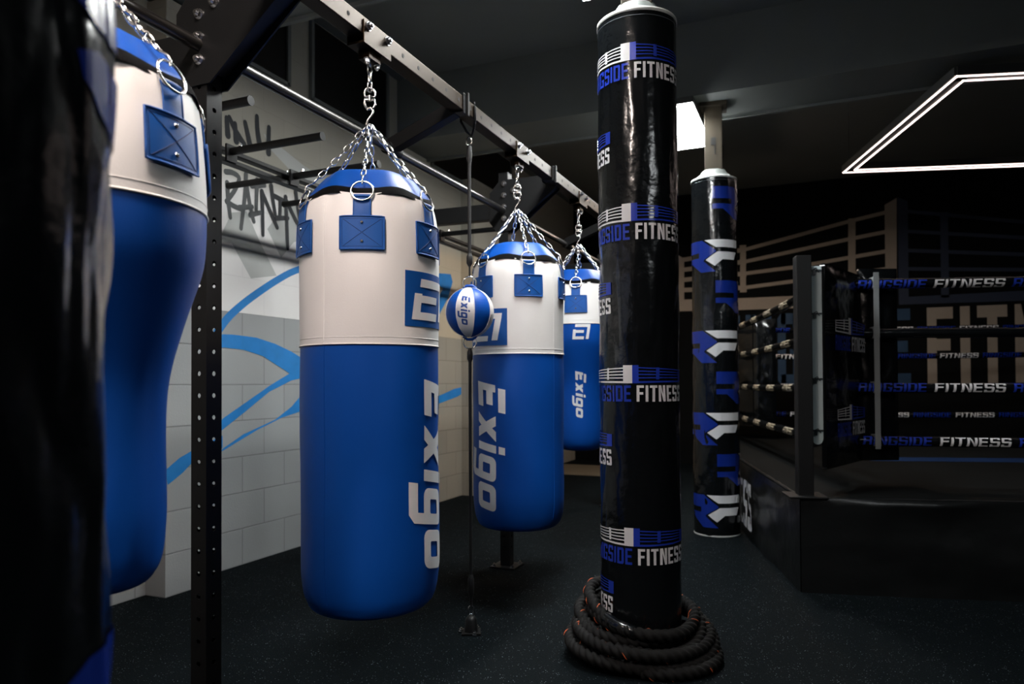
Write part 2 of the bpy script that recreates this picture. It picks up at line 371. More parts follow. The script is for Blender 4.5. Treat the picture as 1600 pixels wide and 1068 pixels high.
earpoly(mb, [(3.732, 2.149), (3.864, 1.98), (3.993, 2.11), (4.108, 2.142), (4.3, 2.2), (4.3, 2.45), (3.902, 2.347)], XW+.0010)
earpoly(mb, [(3.70, 2.77), (4.109, 2.667), (4.589, 2.601), (4.588, 2.453), (4.108, 2.53), (3.75, 2.69)], XW+.0010)
mb.build('grey_mural_shape', WG, WL)
TOP = [[(3.376, 2.763), (3.386, 2.659)], [(3.398, 2.774), (3.445, 2.714), (3.519, 2.646)], [(3.445, 2.75), (3.455, 2.645)], [(3.531, 2.787), (3.55, 2.729), (3.571, 2.662)], [(3.635, 2.86), (3.639, 2.777), (3.659, 2.689)], [(3.746, 2.825), (3.742, 2.752), (3.742, 2.655)]]
TR = [[(3.369, 2.43), (3.428, 2.439), (3.48, 2.418), (3.446, 2.34), (3.386, 2.259)], [(3.377, 2.248), (3.434, 2.234), (3.501, 2.227)], [(3.38, 2.364), (3.389, 2.26), (3.405, 2.157)], [(3.538, 2.459), (3.529, 2.32), (3.495, 2.107)], [(3.54, 2.405), (3.572, 2.274), (3.607, 2.173)], [(3.482, 2.234), (3.592, 2.265)], [(3.636, 2.448), (3.627, 2.25)], [(3.588, 2.397), (3.705, 2.43)], [(3.575, 2.209), (3.662, 2.241)], [(3.679, 2.384), (3.685, 2.244), (3.688, 2.103)], [(3.683, 2.375), (3.746, 2.285), (3.824, 2.177)], [(3.766, 2.443), (3.78, 2.36), (3.805, 2.26)], [(3.791, 2.382), (3.906, 2.37)], [(3.856, 2.369), (3.849, 2.27)], [(3.906, 2.4), (3.918, 2.225), (3.926, 2.054)], [(3.918, 2.373), (4.009, 2.264), (4.108, 2.172)], [(4.009, 2.464), (4.031, 2.349), (4.066, 2.225)], [(3.814, 2.238), (3.928, 2.262)], [(4.16, 2.40), (4.15, 2.2)], [(4.16, 2.40), (4.26, 2.41), (4.28, 2.3)]]
mb = MB()
for i, s in enumerate(TOP): ribbon(s, (.034, .046), XW+.002+.0002*i, 0, mb)
mb.build('graffiti_lettering', SPD, WL)
mb = MB()
for i, s in enumerate(TR): ribbon(s, (.036, .030), XW+.002+.0002*i, (0 if i < 9 else 1), mb)
mb.build('graffiti_lettering', [SPG, SPD], WL)
mb = MB()
ribbon([(3.30, 1.44), (3.363, 1.511), (3.399, 1.545), (3.436, 1.576), (3.545, 1.655), (3.688, 1.745), (3.839, 1.832), (4.0, 1.911), (4.3, 2.02)], (.055, .045), XW+.0022, 0, mb)
earpoly(mb, [(3.2, 1.42), (3.363, 1.433), (3.436, 1.435), (3.63, 1.428), (3.808, 1.396), (3.966, 1.351), (4.107, 1.298), (4.25, 1.22), (4.107, 1.176), (3.966, 1.153), (3.747, 1.077), (3.518, 0.947), (3.364, 0.863), (3.3, .83), (3.3, .89), (3.364, 0.929), (3.747, 1.115), (3.947, 1.201), (3.839, 1.247), (3.688, 1.311), (3.517, 1.345), (3.363, 1.351), (3.2, 1.35)], XW+.0026)
earpoly(mb, [(3.3, .71), (3.364, 0.746), (3.518, 0.814), (3.808, 0.893), (3.966, 0.973), (4.2, 1.15), (4.2, 0.98), (4.107, 0.946), (3.87, 0.903), (3.63, 0.831), (3.364, 0.731)], XW+.0024)
earpoly(mb, [(5.8, 2.15), (5.944, 2.17), (6.303, 2.207), (6.343, 2.136), (6.247, 1.967), (6.04, 1.762), (5.8, 1.6), (5.965, 1.858), (6.144, 2.049), (5.943, 2.085), (5.8, 2.08)], XW+.0024)
earpoly(mb, [(5.7, .93), (5.935, 0.99), (6.034, 1.007), (6.375, 1.077), (6.52, 1.09), (6.52, 1.02), (6.443, 0.999), (6.034, 0.934), (5.7, 0.86)], XW+.0024)
earpoly(mb, [(2.794, 0.669), (2.893, 0.73), (3.007, 0.773), (3.2, .83), (3.2, .76), (3.007, 0.716), (2.915, 0.648), (2.819, 0.595)], -3.19+.002)
mb.build('blue_mural_stroke', SPB, WL)

# ring emblem and lettering painted on the back wall
YB = 10.2
def bpoly(mbx, pts, d=.001):
    from mathutils.geometry import tessellate_polygon
    V = [Vector((x, YB-d, z)) for x, z in pts]; mbx.add(V, [tuple(t) for t in tessellate_polygon([V])])
def bline(mbx, pts, wd, d=.0015):
    for a, b in zip(pts, pts[1:]):
        a = Vector(a); b = Vector(b); t = (b-a).normalized(); n = Vector((-t.y, t.x))*wd/2
        bpoly(mbx, [tuple(a+n), tuple(b+n), tuple(b-n), tuple(a-n)], d)
mb = MB()
for r in ([(-1.76, 2.84), (-.9, 2.923), (0.367, 3.183), (0.795, 3.26)], [(-1.76, 2.70), (-0.901, 2.759), (0.365, 2.956), (0.792, 3.014)], [(-1.76, 2.56), (-0.903, 2.598), (-0.282, 2.642), (0.789, 2.768)], [(-1.76, 2.42), (-0.905, 2.407), (-0.284, 2.458), (0.787, 2.545)]):
    bline(mb, r[:2], .06); bline(mb, r[1:], .048)
bline(mb, [(-.93, 2.96), (-.936, 2.36)], .075, .002); bline(mb, [(.407, 3.22), (.398, 2.366)], .085, .002)
for z in (2.95, 2.76, 2.59, 2.38): bline(mb, [(-.975, z), (-.89, z)], .07, .0024)
bpoly(mb, [(0.782, 3.355), (0.919, 3.43), (0.903, 2.103), (0.782, 2.109)], .0028)
bpoly(mb, [(-1.83, 2.93), (-1.718, 2.86), (-1.724, 2.132), (-1.83, 2.127)], .0028)
bpoly(mb, [(-1.82, 2.289), (-0.978, 2.267), (-0.283, 2.262), (0.783, 2.254), (0.782, 2.109), (-0.285, 2.101), (-0.98, 2.107), (-1.821, 2.127)], .002)
P, wd = text('FITNESS', .95, .085, .33, .115)
for q in P: bpoly(mb, [(1.231+u*.93, 1.085+v) for u, v in q], .002)
mb.build('wall_emblem', BEIGEP, WB)
mb = MB(); P, wd = text('RINGSIDE', .95, .085, .33, .115)
for q in P: bpoly(mb, [(1.05-wd*.93+u*.93, 1.085+v) for u, v in q], .002)
mb.build('wall_lettering', TEALP, WB)
mb = MB(); bpoly(mb, [(.926, 3.437), (1.04, 3.38), (1.037, 2.09), (.926, 2.088)], .0028); bpoly(mb, [(.926, 2.18), (3.3, 2.20), (3.3, 2.06), (.926, 2.088)], .002)
bline(mb, [(1.43, 3.2), (1.43, 2.15)], .085, .002); bline(mb, [(2.75, 2.95), (2.75, 2.15)], .075, .002)
for z0, z1 in ((3.25, 2.9), (3.0, 2.74), (2.76, 2.56), (2.53, 2.40)): bline(mb, [(1.03, z0), (2.75, z1), (3.4, z1-.06)], .045)
mb.build('wall_emblem', NAVYP, WB)

# ------------------------------------------------------------------ ceiling lights
def panel_light(y, label, pm=PANM, x=-.955, ln=1.0):
    t = thing('ceiling_light', label, 'ceiling light', (x, y, 3.10), 0, 'panel lights in a row under the ceiling')
    mb = MB(); mb.box((0, 0, .032), (.31, ln, .045)); mb.build('housing', HOUS, t, .004)
    mb = MB(); mb.box((0, 0, .006), (.295, ln-.015, .012)); mb.build('diffuser', pm, t)
    for yy in (-ln*.48, ln*.48): mb = MB(); mb.cyl((0, yy, .05), (0, yy, .648), .006, 8); mb.build('hanger_rod', HOUS, t)
panel_light(5.68, 'lit white panel light hanging behind the nearer wrapped column, beside the far one')
panel_light(3.07, 'lit panel light at the top edge beside the top of the rope-wrapped column')
panel_light(7.9, 'lit warm panel light at the back end of the row, behind the far column', PANS, ln=.7)
panel_light(.46, 'lit dimmer panel light overhead on the ring side of the camera', PAND, 2.4)
panel_light(.46, 'lit panel light overhead near the camera, above the nearest hanging bag', PANW)
panel_light(-2.15, 'lit panel light overhead at the front end of the row, behind the camera', PANW)

t = thing('led_frame_light', 'square black ceiling frame with two glowing white lines above the boxing ring', 'ceiling light', (.867, 5.457, 3.10), rad(16.5))
S = 2.07; hw = .038
mb = MB()
for a, b in (((0, 0), (S, 0)), ((S, 0), (S, S)), ((S, S), (0, S)), ((0, S), (0, 0))):
    d = Vector((b[0]-a[0], b[1]-a[1], 0)).normalized()*hw; mb.bar(Vector((*a, .03))-d, Vector((*b, .03))+d, hw*2+.03, .06)
mb.build('frame', HOUS, t)
for k, nm in ((-hw, 'outer_light_strip'), (hw, 'inner_light_strip')):
    mb = MB(); a0, a1 = k, S-k; wd = .011
    for p, q in (((a0, a0), (a1, a0)), ((a1, a0), (a1, a1)), ((a1, a1), (a0, a1)), ((a0, a1), (a0, a0))):
        d = Vector((q[0]-p[0], q[1]-p[1], 0)).normalized()*wd/2; mb.bar(Vector((*p, -.003))-d, Vector((*q, -.003))+d, wd, .008)
    mb.build(nm, LEDM, t)
for p in ((.12, .35), (S, 0), (S, S), (0, S)): mb = MB(); mb.cyl((*p, .05), (*p, .648), .003, 6); mb.build('hanging_wire', HOUS, t)

# ------------------------------------------------------------------ training rig
rig = thing('training_rig', 'black steel pull-up rig whose long beam carries the bags', 'gym rig', (-1.78, 1.72, 0))
RO = Vector((-1.78, 1.72, 0))
L_ = lambda x, y, z: Vector((x, y, z))-RO
UX = -1.78; BX = -1.435; RX = -2.75; UY = (-.65, 1.72, 4.09, 6.46); TB = .0625; ZT = 2.50
def upright(x, y, top, nm='upright'):
    mb = MB(); h = TB/2; hr = .0082; pitch = .0692; wall = .003
    # four walls of the tube with real see-through holes: each wall is strips around square-ish hole rows
    def face(n, tdir):
        n = Vector(n); tdir = Vector(tdir); z = .12; zs = []
        while z < top-.05: zs.append(z); z += pitch
        def P(u, zz, o=0): return L_(x, y, 0)+n*(h-o)+tdir*u+Vector((0, 0, zz))
        prev = 0.0
        for zc in zs:
            lo = zc-pitch/2; hi = zc+pitch/2
            if lo > prev+1e-6: mb.add([P(-h, prev), P(h, prev), P(h, lo), P(-h, lo)], [(0, 1, 2, 3)])
            K = 12; ci = [P(hr*cos(2*pi*k/K+pi/4), zc+hr*1.0*sin(2*pi*k/K+pi/4)) for k in range(K)]
            sq = [P(h, hi), P(-h, hi), P(-h, lo), P(h, lo)]
            q = K//4
            fs = []
            vs = ci+sq
            for s_ in range(4):
                c0 = s_*q; arc = [(c0+i) % K for i in range(q+1)]
                fs.append(tuple([K+s_, K+(s_+1) % 4]+arc[::-1]))
            mb.add(vs, fs); prev = hi
            inn = [P(hr*cos(2*pi*k/K+pi/4), zc+hr*sin(2*pi*k/K+pi/4), wall) for k in range(K)]
            mb.add(ci+inn, [(k, (k+1) % K, K+(k+1) % K, K+k) for k in range(K)])
        if top > prev: mb.add([P(-h, prev), P(h, prev), P(h, top), P(-h, top)], [(0, 1, 2, 3)])
    face((1, 0, 0), (0, 1, 0)); face((-1, 0, 0), (0, -1, 0)); face((0, 1, 0), (-1, 0, 0)); face((0, -1, 0), (1, 0, 0))
    mb.box(L_(x, y, top), (TB, TB, .006)); mb.box(L_(x, y, .005), (.16, .16, .010))
    o = mb.build(nm, RIGM, rig)
    for sx in (-.06, .06):
        for sy in (-.06, .06): mb = MB(); mb.hexbolt(L_(x+sx, y+sy, .010), (0, 0, 1), .010, .008); mb.build('floor_bolt', ZINC, o)
    return o
for i, y in enumerate(UY): upright(UX, y, 2.42); upright(RX, y, 2.34)
# long bag beam with holes along its side
mb = MB(); y0, y1 = -1.0, 7.2; zb, zt = 2.305, 2.368; zc = (zb+zt)/2; hx = .03
mb.box(L_(BX, (y0+y1)/2, zc), (.06, y1-y0, zt-zb)); beam = mb.build('bag_beam', BEAMM, rig, .003)
mb = MB(); y = 1.612-.1125*22
while y < 7.1:
    mb.cyl(L_(BX+hx-.004, y, zc), L_(BX+hx+.0006, y, zc), .008, 12); y += .1125
mb.build('beam_hole', DARK, beam)
# pull-up bars between the uprights
for a, b in zip(UY, UY[1:]):
    mb = MB(); mb.cyl(L_(UX, a+.03, 2.188), L_(UX, b-.03, 2.188), .0205, 20); p = mb.build('pull_up_bar', PIPEM, rig)
# rear channel
mb = MB()
for z in (2.304, 2.254): mb.box(L_(RX, 3.0, z), (.05, 7.6, .022))
mb.build('rear_channel', RIGM, rig, .002)
# cross arms, gusset plates and outriggers
for i, y in enumerate(UY):
    mb = MB(); mb.bar(L_(UX-.02, y, 2.19), L_(RX, y, 2.20), .06, .10); mb.build('cross_arm', RIGM, rig, .003)
    for s in (-1, 1):
        mb = MB(); yy = y+s*(TB/2+.004)
        pts = [(UX-.045, 2.06), (UX+.05, 2.06), (BX+.0, 2.295), (BX+.0, 2.375), (UX-.02, 2.375), (UX-.09, 2.30), (UX-.09, 2.12)]
        n = len(pts); va = [L_(px, yy-.003, pz) for px, pz in pts]; vb = [L_(px, yy+.003, pz) for px, pz in pts]
        mb.add(va+vb, [tuple(range(n)), tuple(range(2*n-1, n-1, -1))]+[(k, (k+1) % n, n+(k+1) % n, n+k)[::-1] for k in range(n)])
        g = mb.build('gusset_plate', RIGM, rig)
        for (bx, bz) in ((UX+.008, 2.352), (UX+.008, 2.281), (UX+.008, 2.210), (UX+.008, 2.138), (UX+.07, 2.305), (BX-.06, 2.338)):
            mb = MB(); mb.hexbolt(L_(bx, yy+s*.003, bz), (0, s, 0), .013, .011); mb.build('gusset_bolt', ZINC, g)
    mb = MB(); mb.bar(L_(UX+.03, y, 2.12), L_(BX-.02, y, 2.325), .055, .06, up=(0, 1, 0)); mb.build('outrigger', RIGM, rig, .003)
# mid-span braces from the pull-up bar up to the beam, with collars
for y in (2.80, 5.27):
    mb = MB(); mb.bar(L_(UX, y, 2.205), L_(BX-.02, y, 2.325), .06, .055, up=(0, 1, 0)); mb.cyl(L_(UX-.0, y-.05, 2.188), L_(UX, y+.05, 2.188), .029, 16)
    br = mb.build('brace', RIGM, rig, .003); mb = MB(); mb.hexbolt(L_(UX-.005, y-.035, 2.185), (0, -1, 0), .012, .01); mb.build('brace_bolt', ZINC, br)
for y in (2.80, 3.94, 5.27):
    mb = MB(); t_ = .006; ya, yb_ = y-.028, y+.028
    for x in (BX-hx-t_/2, BX+hx+t_/2): mb.box(L_(x, y, zc), (t_, .056, .088))
    for z in (zb-t_/2, zt+t_/2): mb.box(L_(BX, y, z), (.072, .056, t_))
    mb.box(L_(BX+hx+.011, y, zc), (.01, .012, .10)); mb.build('beam_collar', RIGM, rig, .0015)
# bag brackets
def bracket(y):
    mb = MB(); w_ = .167; t_ = .005
    mb.box(L_(BX+hx+t_/2, y, 2.320), (t_, w_, .072)); mb.box(L_(BX-hx-t_/2, y, 2.320), (t_, w_, .072)); mb.box(L_(BX, y, 2.281), (.07, w_, .008))
    mb.box(L_(BX, y, 2.262), (.045, .07, .030))
    b = mb.build('bag_bracket', BEAMM, rig, .001)
    for p, d, r in [(L_(BX+s*(hx+t_), y+dy, 2.340), (s, 0, 0), .012) for dy in (-.058, .058) for s in (1, -1)]+[(L_(BX+.01, y+dy, 2.247), (0, 0, -1), .009) for dy in (-.03, .03)]:
        mb = MB(); mb.hexbolt(p, d, r, .010); mb.build('bracket_bolt', ZINC, b)
BAGY = (1.06, 2.115, 3.455, 4.495)
for y in BAGY: bracket(y)
# storage and dip pegs on the rear channel
def peg(y, x0, x1, z=2.30):
    mb = MB(); mb.cyl(L_(x0, y, z), L_(x1, y, z), .019, 18); mb.cyl(L_(x1, y, z), L_(x1+(.006 if x1 > x0 else -.006), y, z), .021, 18); mb.box(L_(RX+(.03 if x1 > RX else -.03), y, z-.01), (.012, .07, .085))
    p = mb.build('peg', RIGM, rig); mb = MB(); mb.hexbolt(L_(RX+.09 if x1 > RX else RX-.02, y, z+.019), (0, 0, 1), .008, .008); mb.build('peg_bolt', ZINC, p)
for y in (1.84, 2.315, 2.785, 3.26, 4.55, 5.0): peg(y, RX+.03, -2.16)
for y in (2.2, 3.26, 3.74, 4.9): peg(y, RX-.03, -3.2)
mb = MB(); mb.tube([L_(BX+.034, 2.884, 2.36), L_(BX+.036, 2.884, 2.30), L_(BX+.02, 2.90, 2.262), L_(BX, 2.92, 2.243), L_(BX-.02, 2.91, 2.262), L_(BX-.036, 2.884, 2.30), L_(BX-.034, 2.884, 2.375), L_(BX+.034, 2.884, 2.375)], .006, 8); mb.build('ball_hanger', RIGM, rig)

# ------------------------------------------------------------------ chain links
def link(mb, p, d, roll, Lk=.040, Wk=.020, r=.0027):
    d = d.normalized(); up = Vector((0, 0, 1)) if abs(d.z) < .95 else Vector((1, 0, 0)); x = d.cross(up).normalized(); x = Matrix.Rotation(roll, 3, d) @ x
    pts = []; a = Wk/2-r; hl = Lk/2-r-a
    for k in range(5): th = -pi/2+pi*k/4; pts.append(p+d*(hl+a*cos(th))+x*(a*sin(th)))
    for k in range(5): th = pi/2+pi*k/4; pts.append(p+d*(-hl+a*cos(th))+x*(a*sin(th)))
    mb.tube(pts, r, 6, closed=True)
def chain(mb, a, b, sag=.0, pitch=.0335):
    a = Vector(a); b = Vector(b); n = max(2, round((b-a).length/pitch))
    for i in range(n):
        t = (i+.5)/n; p = a.lerp(b, t)-Vector((0, 0, sag*4*t*(1-t))); d = (b-a)/n-Vector((0, 0, sag*4*(1-2*t)/n)); link(mb, p, d, (i % 2)*pi/2+random.uniform(-.25, .25))

# ------------------------------------------------------------------ punching bags
def bag(y, label, base, prof, zsplit, zzip, th0, kind, textbase=None, seam=None):
    """prof: (r, z) up to the zip, world heights; local z = z - base; local +x faces the camera"""
    phi = atan2(-y, -BX)
    t = thing('punching_bag', label, 'punching bag', (BX, y, base), phi, 'blue and white bags hanging from the beam')
    P = smooth_prof([(r, z-base) for r, z in prof], 6); zs = zsplit-base; zz = zzip-base
    seed = y*7.3
    def rad_(th, z, off=0):
        r = lerp_prof(P, z); k = min(1, max(0, (zz-z)/.05))
        w_ = .0040*noise.noise((cos(th)*1.6+seed, sin(th)*1.6, z*3.2))+.0011*noise.noise((cos(th)*5+seed, sin(th)*5, z*9))
        # gathered pleats just under the zip
        g = max(0, 1-(zz-z)/.20)**1.5; w_ += .0055*g*cos(6*(th-th0))+.0055*g*noise.noise((cos(th)*7, sin(th)*7+seed, z*1.5))
        return r+w_+off
    def surf(th, z, off=0): r = rad_(th, z, off); return (r*cos(th), r*sin(th), z)
    fn = lambda r, th, z: rad_(th, z)
    def zs_list(a, b, step): n = max(2, int((b-a)/step)); return [a+(b-a)*i/n for i in range(n+1)]
    Rm = max(r for r, z in P)
    # lower, blue shell
    mb = MB(); low = [p for p in P if p[1] < .10]; pr = [(.001, 0)]+low+[(0, z) for z in zs_list(.10, zs, .022)]
    pr = [(r, z) if i <= len(low) else (lerp_prof(P, z), z) for i, (r, z) in enumerate(pr)]
    mb.lathe(pr, 96, 0, fn=lambda r, th, z: r if z < .03 else rad_(th, z))
    lower = mb.build('lower_shell', BLUE, t)
    # upper, white shell with a scalloped top
    def zup(th): return zz-.012+.007*cos(6*(th-th0)+pi)
    mb = MB(); n = 22; vs = []; seg = 120
    for j in range(n+1):
        for i in range(seg):
            th = 2*pi*i/seg; z = zs+.001+(zup(th)-zs)*j/n; vs.append(surf(th, z, .0012))
    mb.add(vs, [(j*seg+i, j*seg+(i+1) % seg, (j+1)*seg+(i+1) % seg, (j+1)*seg+i) for j in range(n) for i in range(seg)], 0, True)
    upper = mb.build('upper_shell', WHITE, t)
    mb = MB(); mb.tube([surf(2*pi*i/96, zs, .0015) for i in range(96)], .0028, 6, closed=True); mb.tube([surf(2*pi*i/96, zs+.022, .0012) for i in range(96)], .0011, 5, closed=True)
    mb.build('piping', WHITE, upper)
    if seam is not None:
        mb = MB(); mb.tube([surf(seam, z, .0006) for z in zs_list(.06, zs, .03)], .0019, 5); mb.build('seam', BLUE, lower)
        mb = MB(); mb.tube([surf(seam, z, .0014) for z in zs_list(zs, zz-.03, .03)], .0018, 5); mb.build('seam', WHITE, upper)
    # zip tape
    mb = MB(); vs = []; n = 4
    for j in range(n+1):
        for i in range(seg):
            th = 2*pi*i/seg; z0 = zup(th)-.006; z = z0+.028*j/n; r = lerp_prof(P, min(z, zz))+.0035-.012*(j/n)**2+.002*noise.noise((th*5, seed, 2)); vs.append((r*cos(th), r*sin(th), z))
    mb.add(vs, [(j*seg+i, j*seg+(i+1) % seg, (j+1)*seg+(i+1) % seg, (j+1)*seg+i) for j in range(n) for i in range(seg)], 0, True); mb.build('zip', BLACKTAPE, t)
    # gathered blue cap
    rt = lerp_prof(P, zz); cp = smooth_prof([(rt-.007, zz+.002), (rt-.015, zz+.018), (rt-.042, zz+.052), (rt-.066, zz+.078), (rt-.082, zz+.087), (rt-.12, zz+.084), (rt-.16, zz+.074), (.03, zz+.06)], 4)
    def capf(r, th, z):
        k = max(0, min(1, (rt-r)/.08)); return r+(.006*cos(6*(th-th0)+pi)+.005*noise.noise((cos(th)*3+seed, sin(th)*3, z*8)))*k+(.004*cos(6*(th-th0)+pi) if k < 1 else 0)*(1-k)
    mb = MB(); mb.lathe(cp, 120, 0, fn=capf, capt=True); mb.build('cap', BLUE, t)
    # straps, rings, chains
    apex = Vector((0, 0, 2.035-base))
    for k in range(6):
        th = th0+k*pi/3
        zr = zz-.055; mb = MB()
        wS = .026/Rm; n1 = 8; m1 = 6; vs = []
        for j in range(n1+1):
            z = (zr+.028)-(.115)*j/n1
            for i in range(m1+1): vs.append(surf(th-wS+2*wS*i/m1, z, .0065 if j > 0 else .003))
        mb.add(vs, [(j*(m1+1)+i, (j+1)*(m1+1)+i, (j+1)*(m1+1)+i+1, j*(m1+1)+i+1) for j in range(n1) for i in range(m1)], 0, True)
        for sg in (0, m1): mb.tube([vs[j*(m1+1)+sg] for j in range(n1+1)], .0022, 5)
        # roll of the strap over the ring
        mb.tube([surf(th-wS, zr+.028, .004), surf(th, zr+.028, .004), surf(th+wS, zr+.028, .004)], .006, 8)
        st = mb.build('strap', BLUEP, t)
        zp1 = zr-.038; zp0 = zp1-.104; wp = .068/Rm; mb = MB(); vs = []; n1 = 6; m1 = 14
        for j in range(n1+1):
            for i in range(m1+1): vs.append(surf(th-wp+2*wp*i/m1, zp0+(zp1-zp0)*j/n1, .0085))
        mb.add(vs, [(j*(m1+1)+i, j*(m1+1)+i+1, (j+1)*(m1+1)+i+1, (j+1)*(m1+1)+i) for j in range(n1) for i in range(m1)], 0, True)
        edge = [vs[i] for i in range(m1+1)]+[vs[j*(m1+1)+m1] for j in range(1, n1+1)]+[vs[n1*(m1+1)+i] for i in range(m1-1, -1, -1)]+[vs[j*(m1+1)] for j in range(n1-1, 0, -1)]
        mb.tube([Vector(p)*1 for p in edge], .0028, 6, closed=True)
        for e0, e1 in (((-1, 0), (1, 1)), ((-1, 1), (1, 0))):
            mb.tube([surf(th+wp*.86*(e0[0]+(e1[0]-e0[0])*q/14), zp0+(zp1-zp0)*(.08+.84*(e0[1]+(e1[1]-e0[1])*q/14)), .0088) for q in range(15)], .0007, 4, m=1)
        bx = [(-.9, .08), (.9, .08), (.9, .92), (-.9, .92)]
        pl = []
        for a, b in zip(bx, bx[1:]+bx[:1]): pl += [surf(th+wp*(a[0]+(b[0]-a[0])*q/10), zp0+(zp1-zp0)*(a[1]+(b[1]-a[1])*q/10), .0086) for q in range(10)]
        mb.tube(pl, .0006, 4, m=1, closed=True)
        mb.build('strap_patch', [BLUEP, STITCH], st)
        for z in (zp0+.024, zp1-.020): mb = MB(); p = Vector(surf(th, z, .008)); d = Vector((cos(th), sin(th), 0)); mb.tube([p, p+d*.003, p+d*.0042], [.0055, .005, .0025], 12); mb.build('rivet', ZINC, st)
        c = Vector(surf(th, zr+.044, .006)); d = Vector((cos(th), sin(th), .35))
        mb = MB(); mb.ring(c, .035, .0033, d, 30, 8); mb.build('d_ring', CHROME, st)
        mb = MB(); top = c+Vector((-.30*.035*cos(th), -.30*.035*sin(th), .034)); q = top+(apex-top).normalized()*.03
        mb.tube([top+Vector((cos(th)*.006, sin(th)*.006, -.012)), top+Vector((cos(th)*.008, sin(th)*.008, .0)), top+Vector((0, 0, .012)), q], .0028, 6)
        mid = (q+apex)/2; chain(mb, q, apex-Vector((0, 0, .008))+Vector((cos(th), sin(th), 0))*.008, .006); mb.build('chain', CHROME, t)
    # hook, swivel, links up to the bracket
    mb = MB(); zt_ = 2.247-base; za = apex.z
    mb.tube([Vector((0, .010, za-.012)), Vector((0, .0, za-.018)), Vector((0, -.012, za-.006)), Vector((0, -.006, za+.010)), Vector((0, .006, za+.026)), Vector((0, .012, za+.042)), Vector((0, .002, za+.054)), Vector((0, -.010, za+.045))], .0040, 8)
    for zc_, fl in ((za+.066, 1), (za+.104, -1)):
        mb.tube([Vector((0, -.017, zc_+fl*.014)), Vector((0, -.019, zc_)), Vector((0, -.012, zc_-fl*.014)), Vector((0, 0, zc_-fl*.018)), Vector((0, .012, zc_-fl*.014)), Vector((0, .019, zc_)), Vector((0, .017, zc_+fl*.014))], .0042, 8, closed=True)
    mb.cyl((0, 0, za+.076), (0, 0, za+.094), .008, 12); sw = mb.build('swivel', CHROME, t)
    mb = MB(); z = za+.125; k = 0
    while z < zt_-.005: link(mb, Vector((0, 0, z)), Vector((0, 0, 1)), k*pi/2+.5, .042, .022, .0036); z += .033; k += 1
    mb.ring((0, 0, zt_), .012, .004, (0, 1, .2), 16, 6); mb.build('chain', CHROME, t)
    # prints
    if kind == 'jumbo':
        zt0 = 1.138-base; mb = MB(); tb = textbase
        mb.decal([[(v, u) for u, v in q] for q in exigo()], lambda b, a: surf(tb+b/Rm, zt0-a, .0022), .012, .03); mb.build('lettering', PRINT_W, lower)
        a0, a1 = tb-.34, tb+.79; z0 = 1.332-base; z1 = 1.512-base; z0 -= .022; z1 -= .022; mb = MB()
        mb.decal([R_(a0*Rm, z0, a1*Rm, z1)], lambda u, v: surf(u/Rm, v, .0032), .012, .03); pn = mb.build('emblem_patch', BLUEP, upper)
        mb = MB(); W_ = (a1-a0)*Rm-.05; mb.decal(shift(emblem(W_, .135), a0*Rm+.025, z0+.022), lambda u, v: surf(u/Rm, v, .0045), .012, .03); mb.build('emblem_print', PRINT_W, upper)
    else:
        tb = textbase; k_ = .46; mb = MB(); zt0 = 1.20-base
        mb.decal([[(v, u) for u, v in q] for q in exigo(k_)], lambda b, a: surf(tb+b/.2, zt0-a, .0022), .012, .03); mb.build('lettering', PRINT_W, lower)
        mb = MB(); mb.decal(shift(emblem(.115, .095), 0, 0), lambda u, v: surf(tb-.03+u/Rm, 1.395-base+v, .0022), .012, .03); mb.build('emblem_print', PRINT_W, lower)
    return t

JUMBO = [(.150, .358), (.195, .370), (.219, .405), (.230, .46), (.2345, .55), (.2335, .80), (.235, 1.10), (.2345, 1.25), (.236, 1.42), (.2365, 1.56), (.234, 1.66), (.226, 1.715), (.218, 1.745)]
ANGLE = [(.075, .69), (.120, .702), (.143, .745), (.151, .82), (.152, .90), (.152, 1.03), (.158, 1.13), (.180, 1.225), (.208, 1.315), (.228, 1.38), (.235, 1.44), (.236, 1.51), (.233, 1.60), (.224, 1.70), (.214, 1.76)]
bag(BAGY[0], 'tapered blue and white bag at left behind the nearest wrapped column', .69, ANGLE, 1.495, 1.76, rad(40), 'angle', textbase=rad(-48), seam=rad(8))
bag(BAGY[1], 'largest straight blue and white bag hanging in the middle of the photo', .358, JUMBO, 1.25, 1.745, rad(-6), 'jumbo', textbase=rad(47), seam=rad(-38))
bag(BAGY[2], 'straight blue and white bag hanging behind the small striped ball', .388, [(r, z+(.03 if z < 1.0 else .0)) for r, z in JUMBO], 1.27, 1.745, rad(13), 'jumbo', textbase=rad(-58), seam=rad(49))
bag(BAGY[3], 'farthest blue and white bag, half hidden by the rope-wrapped column', .69, ANGLE, 1.495, 1.76, rad(-5), 'angle', textbase=rad(-9), seam=rad(-75))

# ------------------------------------------------------------------ double-end ball
bx, by = -1.458, 2.94; phi = atan2(-by, -bx); bz = 1.446; br = .110
ball = thing('double_end_ball', 'small round blue and white striped ball held between two elastic cords', 'punching ball', (bx, by, 0), phi)
def bs(th, ph, off=0): r = br+off; return (r*cos(ph)*cos(th), r*cos(ph)*sin(th), bz+r*1.02*sin(ph))
mb = MB(); n = 24; seg = 64; vs = []; th0 = rad(-34)
for j in range(n+1):
    for i in range(seg): vs.append(bs(th0+2*pi*i/seg, rad(-84+168*j/n), -.0012*(abs((i % 8)-0) < .5)))
for j in range(n):
    for i in range(seg): mb.add([vs[j*seg+i], vs[j*seg+(i+1) % seg], vs[(j+1)*seg+(i+1) % seg], vs[(j+1)*seg+i]], [(0, 1, 2, 3)], (i//8) % 2, True)
body = mb.build('ball', [WHITE, BLUE], ball)
mb = MB()
for k in range(8): mb.tube([bs(th0+k*pi/4, rad(-82+164*q/24), .0004) for q in range(25)], .0013, 5)
mb.build('seam', PRINT_W, body)
